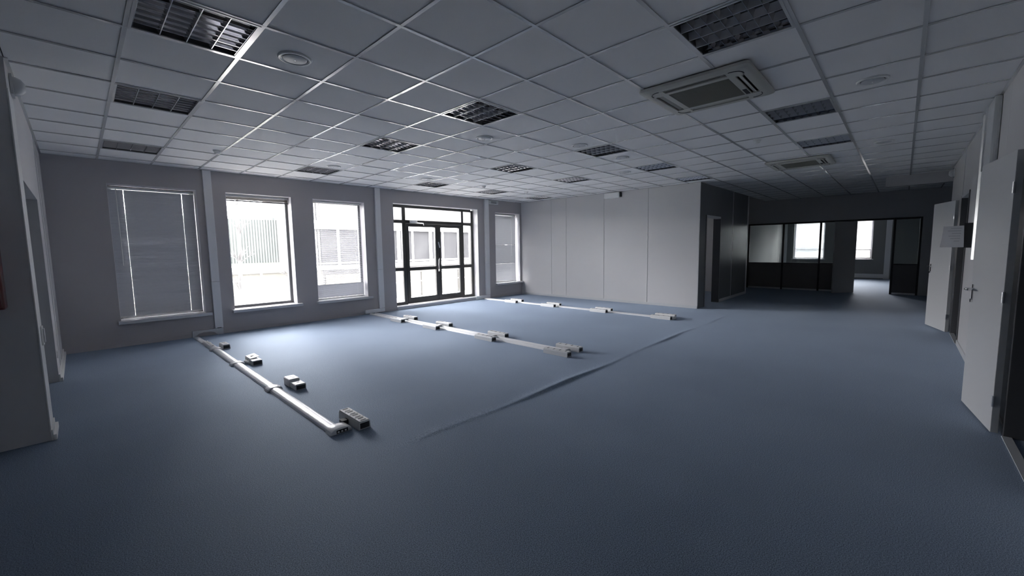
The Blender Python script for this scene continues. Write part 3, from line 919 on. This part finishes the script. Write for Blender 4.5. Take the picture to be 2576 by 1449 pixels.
# ================================================================== WALL TRUNKING (vertical columns on the window wall)
def wall_trunk(label, x0, x1, fx0, fz0=0.02, fz1=0.10, zb=0.11, joint=1.0):
    t = thing('wall_trunking', label, 'trunking', ((x0 + x1) / 2, YW, 0), group='vertical wall trunking')
    box('lower_cover', M_trunk, x0, x1, YW - 0.055, YW, zb, joint - 0.002, t, bevel=0.004)
    box('upper_cover', M_trunk, x0, x1, YW - 0.055, YW, joint + 0.002, H - 0.002, t, bevel=0.004)
    box('foot_cover', M_trunk, fx0, x1, YW - 0.05, YW, fz0, fz1, t, bevel=0.004)
    return t
T1 = thing('wall_trunking', 'vertical grey trunking between the leftmost and bare windows', 'trunking', (1.63, YW, 0), group='vertical wall trunking')
box('lower_cover', M_trunk, 1.567, 1.684, YW - 0.055, YW, 0.115, 0.93, T1, bevel=0.004)
box('upper_cover', M_trunk, 1.567, 1.684, YW - 0.055, YW, 0.934, H - 0.002, T1, bevel=0.004)
arch = [(1.245, 0.0), (1.245, 0.105), (1.684, 0.105), (1.684, 0.0), (1.60, 0.0), (1.56, 0.045), (1.50, 0.07), (1.40, 0.072), (1.33, 0.055), (1.275, 0.0)]
MB().prism(arch, 'y', YW - 0.035, YW - 0.005).build('broken_foot_cover', M_offwhite, T1)
box('cover_clip', M_black, 1.595, 1.655, YW - 0.058, YW - 0.054, 0.118, 0.126, T1)
wall_trunk('vertical grey trunking left of the glazed doors with a flat foot', 4.692, 4.818, 4.35)
wall_trunk('vertical grey trunking right of the glazed doors beside the exit sign', 8.045, 8.188, 7.65, 0.0, 0.10)

# ================================================================== FLOOR TRUNKING AND POWER BOXES
def halfround(xc, w, h):
    pts = [(xc - w / 2, 0.0)]
    for q in range(9):
        a = math.pi * (1 - q / 8)
        pts.append((xc + 0.47 * w * math.cos(a), 0.004 + h * math.sin(a) ** 0.7 if 0 < q < 8 else 0.005))
    pts.append((xc + w / 2, 0.0))
    return pts
def collar(y, xc, w, h, t, m=M_alu, name='collar', ext=0.0):
    MB().prism(halfround(xc - ext / 2, w * 1.45 + ext, h * 1.25), 'y', y - 0.05, y + 0.05).build(name, m, t, smooth=True, bevel=0.004)
def floor_trunk(label, xc, w, h, y0, y1, joints, m=M_alu, cap=True, hump=True):
    t = thing('floor_trunking', label, 'trunking', (xc, (y0 + y1) / 2, 0), group='floor cable trunking')
    ys = [y1] + list(joints) + [y0]
    for a, b in zip(ys[:-1], ys[1:]):
        MB().prism(halfround(xc, w, h), 'y', b + 0.012, a - 0.012).build('trunking_cover', m, t, smooth=True)
    for j in joints:
        if hump:
            collar(j, xc, w, h, t, m)
        else:
            collar(j, xc, w * 0.7, h * 0.85, t, m)
    return t
# first line (left): single aluminium trunk, open near the wall
t1 = floor_trunk('silver floor trunking nearest the camera running from the left window', 1.30, 0.105, 0.030, 3.22, 7.95, (7.27, 6.11, 4.68))
MB().prism(halfround(1.285, 0.085, 0.018), 'y', 7.95, 8.60).build('bare_base_channel', M_offwhite, t1, smooth=True)
cb = random.Random(3)
for k in range(4):
    pts = [(1.275 + 0.015 * k + cb.uniform(-0.012, 0.012), 7.98 - 0.11 * q, 0.034 + cb.uniform(0, 0.014)) for q in range(6)]
    MB().tube(pts, 0.0045, 6).build('loose_cable', M_white if k % 2 else M_cord, t1, smooth=True)
# end piece: rounded T hood
hood = MB()
hood.prism(halfround(1.325, 0.18, 0.044), 'y', 3.13, 3.235)
hood.build('end_hood', M_lid, t1, smooth=True, bevel=0.006)
box('hood_mouth', M_black, 1.285, 1.375, 3.126, 3.1305, 0.006, 0.032, t1)
for k in range(3):
    box('cable_plug', M_white, 1.292 + 0.028 * k, 1.306 + 0.028 * k, 3.122, 3.128, 0.012, 0.024, t1, bevel=0.002)

LEN, WID, HGT = 0.40, 0.10, 0.066
def socket_faces(t, y0, n, x, z, step, flat=False):
    for q in range(n):
        y = y0 - q * step
        box('socket_plate', M_lid, x - 0.040, x + 0.040, y - step * 0.42, y + step * 0.42, z, z + 0.004, t, bevel=0.0015, local=True)
        MB().lathe([(0.0, 0.0045), (0.018, 0.0045), (0.019, 0.0056), (0.022, 0.0056), (0.022, 0.004)], (x, y, z), 16).build('socket_well', M_black if q % 2 == 0 else M_dark, t, local=True)
def power_box(label, x, y, group, length=LEN, m=M_offwhite, mods=2, rz=0.0):
    t = thing('power_box', label, 'power outlet box', (x, y, 0), rz, group)
    MB().prism([(-WID / 2, 0.0), (WID / 2, 0.0), (WID / 2 - 0.004, HGT - 0.012), (WID / 2 - 0.012, HGT), (-WID / 2 + 0.012, HGT), (-WID / 2 + 0.004, HGT - 0.012)], 'y', -length / 2, length / 2).build('body', m, t, bevel=0.002, local=True)
    n = mods
    step = length / n
    for q in range(n):
        yc = length / 2 - step * (q + 0.5)
        ld = box('lid', M_lid, -WID / 2 + 0.010, WID / 2 - 0.010, yc - step / 2 + 0.004, yc + step / 2 - 0.004, HGT - 0.001, HGT + 0.004, t, bevel=0.0015, local=True)
        for d in (-0.25, 0.25):
            box('socket_slot', M_black, -0.022, 0.022, yc + d * step - 0.008, yc + d * step + 0.008, HGT + 0.003, HGT + 0.0052, ld, local=True)
    box('end_cap', M_dark, -WID / 2 + 0.012, WID / 2 - 0.012, -length / 2 - 0.003, -length / 2 + 0.002, 0.010, HGT - 0.012, t, bevel=0.001, local=True)
    return t
G1 = 'power boxes along the left floor trunking'
power_box('short silver power box closest to the window wall on the left trunking', 1.43, 7.36, G1, 0.24, mods=1)
b2 = thing('power_box', 'silver power box with its lid knocked loose on the left trunking', 'power outlet box', (1.475, 6.05, 0), 0, G1)
box('body', M_offwhite, -0.055, 0.055, -0.17, 0.17, 0, 0.058, b2, bevel=0.004, local=True)
MB().prism([(-0.05, 0.06), (0.05, 0.075), (0.05, 0.085), (-0.05, 0.07)], 'y', -0.05, 0.17).build('loose_lid', M_lid, b2, local=True)
box('socket_plate', M_lid, -0.047, 0.047, -0.165, -0.06, 0.056, 0.062, b2, bevel=0.002, local=True)
box('socket_slot', M_black, -0.02, 0.02, 0.05, 0.07, 0.078, 0.084, b2, local=True)
box('end_cap', M_dark, -0.047, 0.047, -0.173, -0.168, 0.008, 0.05, b2, local=True)
MB().tube([(-0.06, 0.10, 0.02), (-0.09, 0.02, 0.03), (-0.06, -0.05, 0.025)], 0.018, 8).build('cable_elbow', M_lid, b2, smooth=True, local=True)
b3 = thing('power_box', 'silver power box in two halves, one raised, on the left trunking', 'power outlet box', (1.495, 4.62, 0), 0, G1)
box('body', M_offwhite, -0.052, 0.052, -0.155, 0.005, 0, 0.056, b3, bevel=0.004, local=True)
box('raised_body', M_offwhite, -0.058, 0.046, 0.008, 0.175, 0.0, 0.078, b3, bevel=0.004, local=True)
box('lid', M_lid, -0.046, 0.046, -0.15, 0.0, 0.054, 0.060, b3, bevel=0.002, local=True)
box('lid', M_lid, -0.053, 0.041, 0.012, 0.17, 0.076, 0.083, b3, bevel=0.002, local=True)
for y, z in ((-0.075, 0.0605), (0.055, 0.0835), (0.125, 0.0835)):
    MB().lathe([(0.0, 0.0), (0.017, 0.0), (0.017, -0.002)], (0, y, z), 14).build('socket_well', M_black, b3, local=True)
box('end_cap', M_dark, -0.043, 0.043, -0.159, -0.153, 0.008, 0.047, b3, local=True)
b4 = power_box('large silver power box at the near end of the left trunking', 1.485, 3.25, G1, 0.37, mods=4)
for nm, x in (('connector', 1.405),):
    box('stub_connector', M_dark, -0.10, -0.048, 0.0, 0.06, 0.005, 0.04, b4, bevel=0.003, local=True)

# second line (middle): twin trunks with a box on either side
t2a = floor_trunk('left one of the twin silver floor trunkings in the middle of the room', 4.435, 0.060, 0.026, 3.30, 8.60, (7.31, 6.17, 4.73), M_trunk, hump=False)
t2b = floor_trunk('right one of the twin silver floor trunkings in the middle of the room', 4.550, 0.060, 0.026, 3.32, 8.60, (7.31, 6.17, 4.73), M_trunk, hump=False)
order = ['nearest the doors', 'second from the doors', 'third from the doors', 'at the near end']
for k, y in enumerate((7.31, 6.17, 4.73, 3.31)):
    power_box('power box left of the twin trunking, %s' % order[k], 4.335, y - 0.01, 'power boxes left of the twin trunking', 0.40)
    power_box('power box right of the twin trunking, %s' % order[k], 4.650, y + 0.02, 'power boxes right of the twin trunking', 0.40)
for k, y in enumerate((7.31, 6.17, 4.73, 3.31)):
    MB().prism([(4.40, 0.0), (4.40, 0.028), (4.44, 0.046), (4.55, 0.046), (4.585, 0.028), (4.585, 0.0)], 'y', y - 0.055, y + 0.045).build('bridge_cover', M_lid if k < 3 else M_offwhite, t2a, bevel=0.004)
# third line (far)
t3 = floor_trunk('flat pale floor trunking nearest the panel wall', 7.965, 0.12, 0.026, 3.30, 8.62, (7.49, 6.24, 4.82), M_trunk, hump=False)
for k, y in enumerate((7.49, 6.24, 4.82, 3.40)):
    power_box('power box on the window door side of the far trunking, %s' % order[k], 7.845, y, 'power boxes left of the far trunking', 0.40, M_white)
    power_box('power box between far trunking and panel wall, %s' % order[k], 8.10, y + 0.02, 'power boxes right of the far trunking', 0.40, M_white)
MB().prism(halfround(7.965, 0.15, 0.065), 'y', 3.17, 3.30).build('end_hood', M_white, t3, smooth=True, bevel=0.01)

# ================================================================== SMALL WALL THINGS
em = thing('emergency_light', 'white emergency lamp box at the top of the panel wall', 'emergency light', (XP, 5.49, 2.66))
box('body', M_opal, XP - 0.10, XP - 0.0, 5.28, 5.70, 2.67, 2.81, em, bevel=0.012)
box('diffuser', M_opal, XP - 0.107, XP - 0.095, 5.30, 5.68, 2.685, 2.795, em, bevel=0.004)
box('side_mount', M_dark, XP - 0.06, XP, 5.24, 5.279, 2.69, 2.80, em, bevel=0.004)
ex = thing('exit_sign', 'small exit sign box under the ceiling right of the doors', 'sign', (8.38, YW, 2.69))
box('body', M_white, 8.20, 8.565, YW - 0.06, YW, 2.695, 2.80, ex, bevel=0.006)
sf = box('sign_face', M_offwhite, 8.215, 8.55, YW - 0.064, YW - 0.058, 2.705, 2.79, ex, bevel=0.002)
for z in (2.768, 2.735):
    q_ = box('sign_bar', M_green, 8.27, 8.48, YW - 0.0655, YW - 0.0635, z - 0.010, z + 0.008, ex)
    q_.parent = sf

def siren(label, loc, ax):
    t = thing('alarm_siren', label, 'alarm', loc)
    prof = [(0.0, 0.075), (0.03, 0.072), (0.055, 0.055), (0.068, 0.03), (0.07, 0.012), (0.062, 0.0), (0.0, 0.0)]
    a = MB().lathe(prof, seg=24)
    if ax == 'x':
        a.v = [(z, x, y) for x, y, z in a.v]
    else:
        a.v = [(x, z, y) for x, y, z in a.v]
    a.build('dome', M_offwhite, t, smooth=True, local=True)
    bb = MB()
    if ax == 'x':
        bb.box(-0.002, 0.014, -0.075, 0.075, -0.075, 0.075)
    else:
        bb.box(-0.075, 0.075, -0.002, 0.014, -0.075, 0.075)
    bb.build('back_plate', M_offwhite, t, local=True, bevel=0.004)
    return t
siren('round alarm siren high in the upper left corner by the ceiling', (XL + 0.004, 5.02, 2.72), 'x')
siren('small pale alarm dome high at the end of the right wall', (11.35, YR + 0.002, 2.70), 'y')

sw = thing('light_switch', 'light switch on the near left pier beside the dark doorway', 'switch', (XL + 0.006, 4.88, 0.80))
box('switch_plate', M_white, 0, 0.012, -0.04, 0.04, -0.075, 0.075, sw, bevel=0.004, local=True)
box('rocker', M_offwhite, 0.012, 0.020, -0.028, 0.028, -0.055, 0.055, sw, bevel=0.003, local=True)
so_ = thing('wall_socket', 'small white wall socket low on the far left pier', 'socket', (XL + 0.001, 7.02, 0.29))
box('socket_plate', M_white, 0, 0.012, -0.04, 0.04, -0.04, 0.04, so_, bevel=0.004, local=True)
MB().lathe([(0.0, 0.013), (0.02, 0.013), (0.022, 0.016), (0.026, 0.012)], seg=18).build('socket_well', M_offwhite, so_, local=True)
_s = so_.children[-1]; _s.rotation_euler = (0, math.pi / 2, 0)

rc = thing('fire_cabinet', 'red fire cabinet on the dark pier at the left edge', 'cabinet', (-0.62, 4.70, 1.05))
box('body', M_red, -0.90, -0.372, 4.55, 4.70, 1.05, 1.75, rc, bevel=0.012)
box('door', M_red, -0.885, -0.385, 4.538, 4.549, 1.065, 1.735, rc, bevel=0.004)
MB().tube([(-0.86, 4.535, 1.36), (-0.86, 4.52, 1.37), (-0.86, 4.52, 1.43), (-0.86, 4.535, 1.44)], 0.006).build('handle', M_chrome, rc)

wb = thing('wall_cable_box', 'tall pale cable box under the ceiling on the right wall', 'box', (6.4, YR, 2.15))
box('box_cover', M_offwhite, 6.20, 6.63, YR, YR + 0.055, 2.17, H - 0.003, wb, bevel=0.02)
box('cover_rib', M_alu, 6.632, 6.665, YR + 0.012, YR + 0.066, 2.16, H - 0.003, wb, bevel=0.006)
ct = thing('cable_duct', 'slim vertical cable duct on the right wall behind the door leaf', 'cable duct', (7.06, YR, 1.3))
box('duct_base', M_offwhite, 6.99, 7.13, YR, YR + 0.03, 1.22, H - 0.003, ct, bevel=0.004)
MB().prism([(7.015, YR + 0.03), (7.105, YR + 0.03), (7.09, YR + 0.050), (7.03, YR + 0.050)], 'z', 1.22, H - 0.003).build('duct_cover', M_alu, ct)
sg = thing('notice_sign', 'white paper notice on a black board sticking out from the right wall', 'sign', (7.2, YR, 1.36))
box('bracket_board', M_dark, 7.195, 7.207, YR, -0.505, 1.355, 1.645, sg, bevel=0.002)
MB().prism([(-0.505, 1.615), (-0.338, 1.611), (-0.330, 1.46), (-0.317, 1.363), (-0.515, 1.361)], 'x', 7.190, 7.1935).build('paper_sheet', M_paper, sg)
ps = sg.children[-1]
for k, (y0, y1) in enumerate(((-0.49, -0.40), (-0.485, -0.375), (-0.485, -0.41), (-0.48, -0.385), (-0.48, -0.40), (-0.475, -0.43))):
    z = 1.585 - 0.03 * k
    q_ = box('print_line', M_print, 7.1888, 7.1898, y0, y1, z - 0.004, z + 0.004, sg)
    q_.parent = ps
box('hook_tab', M_white, 7.18, 7.20, YR, YR + 0.025, 1.24, 1.35, sg, bevel=0.004)

# ================================================================== OUTSIDE
tag(box('terrace_slab', M_terrace, -6, 22, YW + WT + 0.02, 11.4, -0.25, -0.06), 'concrete terrace outside the glazed doors', 'terrace')
tag(box('outdoor_ground', M_ground, -60, 90, 11.45, 80, -3.2, -3.0), 'pale ground below the terrace outside', 'ground')
tag(box('outdoor_yard', M_ground, 22.6, 80, -20, 11.4, -3.2, -3.0), 'pale yard beyond the far room windows', 'ground')
rl = thing('terrace_railing', 'galvanised terrace railing outside the windows', 'railing', (5, 11.1, -0.06))
for k in range(-3, 13):
    x = 0.3 + k * 1.35
    box('post', M_rail, x - 0.02, x + 0.02, 11.08, 11.12, -0.06, 1.08, rl)
box('handrail', M_rail, -4, 17.5, 11.07, 11.13, 1.08, 1.13, rl)
for z in (0.45, 0.76):
    MB().tube([(-4, 11.10, z), (17.5, 11.10, z)], 0.012, 8).build('railing_bar', M_rail, rl)

ob = thing('office_building', 'pale office building with wide windows opposite the doors', 'building', (13, 16, -3))
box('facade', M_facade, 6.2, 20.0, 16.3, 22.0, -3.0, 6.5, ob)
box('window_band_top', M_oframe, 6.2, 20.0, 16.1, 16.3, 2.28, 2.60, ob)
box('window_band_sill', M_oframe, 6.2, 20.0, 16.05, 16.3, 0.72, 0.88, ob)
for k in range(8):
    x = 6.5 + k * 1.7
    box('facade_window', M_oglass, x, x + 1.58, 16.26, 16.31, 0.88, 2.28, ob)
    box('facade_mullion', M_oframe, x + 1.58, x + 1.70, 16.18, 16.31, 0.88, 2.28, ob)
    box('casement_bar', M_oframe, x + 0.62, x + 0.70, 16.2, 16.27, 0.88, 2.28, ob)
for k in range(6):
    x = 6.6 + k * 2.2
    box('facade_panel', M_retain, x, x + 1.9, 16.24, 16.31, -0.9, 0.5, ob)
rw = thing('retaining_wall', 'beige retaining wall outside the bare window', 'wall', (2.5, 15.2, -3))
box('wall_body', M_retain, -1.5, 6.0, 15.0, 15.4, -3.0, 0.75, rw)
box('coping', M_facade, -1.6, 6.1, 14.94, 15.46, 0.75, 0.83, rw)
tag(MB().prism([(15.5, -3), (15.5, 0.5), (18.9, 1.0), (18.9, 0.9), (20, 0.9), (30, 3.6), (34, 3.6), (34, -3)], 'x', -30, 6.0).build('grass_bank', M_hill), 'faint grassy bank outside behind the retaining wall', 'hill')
fe = thing('sheet_fence', 'grey green corrugated fence on the bank outside', 'fence', (3, 19, 1))
pts = []
for k in range(110):
    pts.append((0.5 + k * 0.049, 19.0 + (0.03 if k % 2 else 0)))
poly = pts + [(x, y + 0.03) for x, y in reversed(pts)]
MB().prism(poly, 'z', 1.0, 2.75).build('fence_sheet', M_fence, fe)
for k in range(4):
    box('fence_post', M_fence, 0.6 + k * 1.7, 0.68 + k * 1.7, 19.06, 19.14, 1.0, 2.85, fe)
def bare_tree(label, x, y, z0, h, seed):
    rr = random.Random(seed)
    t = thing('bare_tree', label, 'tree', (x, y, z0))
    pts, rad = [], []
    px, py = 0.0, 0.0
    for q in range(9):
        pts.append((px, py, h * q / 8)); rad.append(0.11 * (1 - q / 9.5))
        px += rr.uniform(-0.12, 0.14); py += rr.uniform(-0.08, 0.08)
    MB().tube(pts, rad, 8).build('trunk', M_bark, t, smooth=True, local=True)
    tw = MB()
    for q in range(34):
        k = rr.randint(2, 8)
        p = Vector(pts[k])
        a = rr.uniform(0, 2 * math.pi)
        L = rr.uniform(0.25, 0.6)
        d = Vector((math.cos(a), math.sin(a), rr.uniform(0.2, 1.1))).normalized()
        m1 = p + d * L * 0.5 + Vector((0, 0, 0.08))
        e = p + d * L + Vector((rr.uniform(-0.2, 0.2), rr.uniform(-0.2, 0.2), 0.15))
        tw.tube([p, m1, e], [0.022, 0.014, 0.004], 5)
        for w in range(3):
            d2 = (d + Vector((rr.uniform(-1, 1), rr.uniform(-1, 1), rr.uniform(0, 1)))).normalized()
            tw.tube([m1, m1 + d2 * rr.uniform(0.15, 0.35)], [0.009, 0.003], 4)
    o = tw.build('twigs', M_twig, t, smooth=True, local=True)
    o['kind'] = 'stuff'
    return t
bare_tree('pale bare tree at the left side of the bare window view', 3.05, 14.0, -3.0, 6.6, 2)
bare_tree('thin bare tree at the right side of the bare window view', 4.62, 14.1, -3.0, 7.2, 5)
rb = random.Random(7)
for k in range(3):
    s_ = thing('leafless_shrub', ['low leafless shrub by the railing left of the bare window', 'low leafless shrub by the railing under the bare window', 'low leafless shrub by the railing right of the bare window'][k], 'shrub', (2.1 + 1.5 * k, 12.1, -0.9), group='leafless shrubs below the railing')
    tw = MB()
    for q in range(46):
        a = rb.uniform(0, 6.28); L = rb.uniform(0.5, 1.5)
        d = Vector((0.5 * math.cos(a), 0.5 * math.sin(a), rb.uniform(0.7, 1.4))).normalized()
        tw.tube([(0, 0, 0), d * L * 0.5 + Vector((rb.uniform(-.1, .1), 0, 0)), d * L], [0.012, 0.009, 0.003], 4)
    o = tw.build('twigs', M_twig, s_, local=True)
    o['kind'] = 'stuff'
bb = thing('neighbour_block', 'pale block seen faintly outside the far room windows', 'building', (45, 3, -3))
box('facade', M_facade, 45, 52, -12, 14, -3, 4.5, bb)
for k in range(8):
    box('facade_window', M_oglass, 44.95, 45.02, -10 + k * 2.6, -8.4 + k * 2.6, 0.6, 2.0, bb)
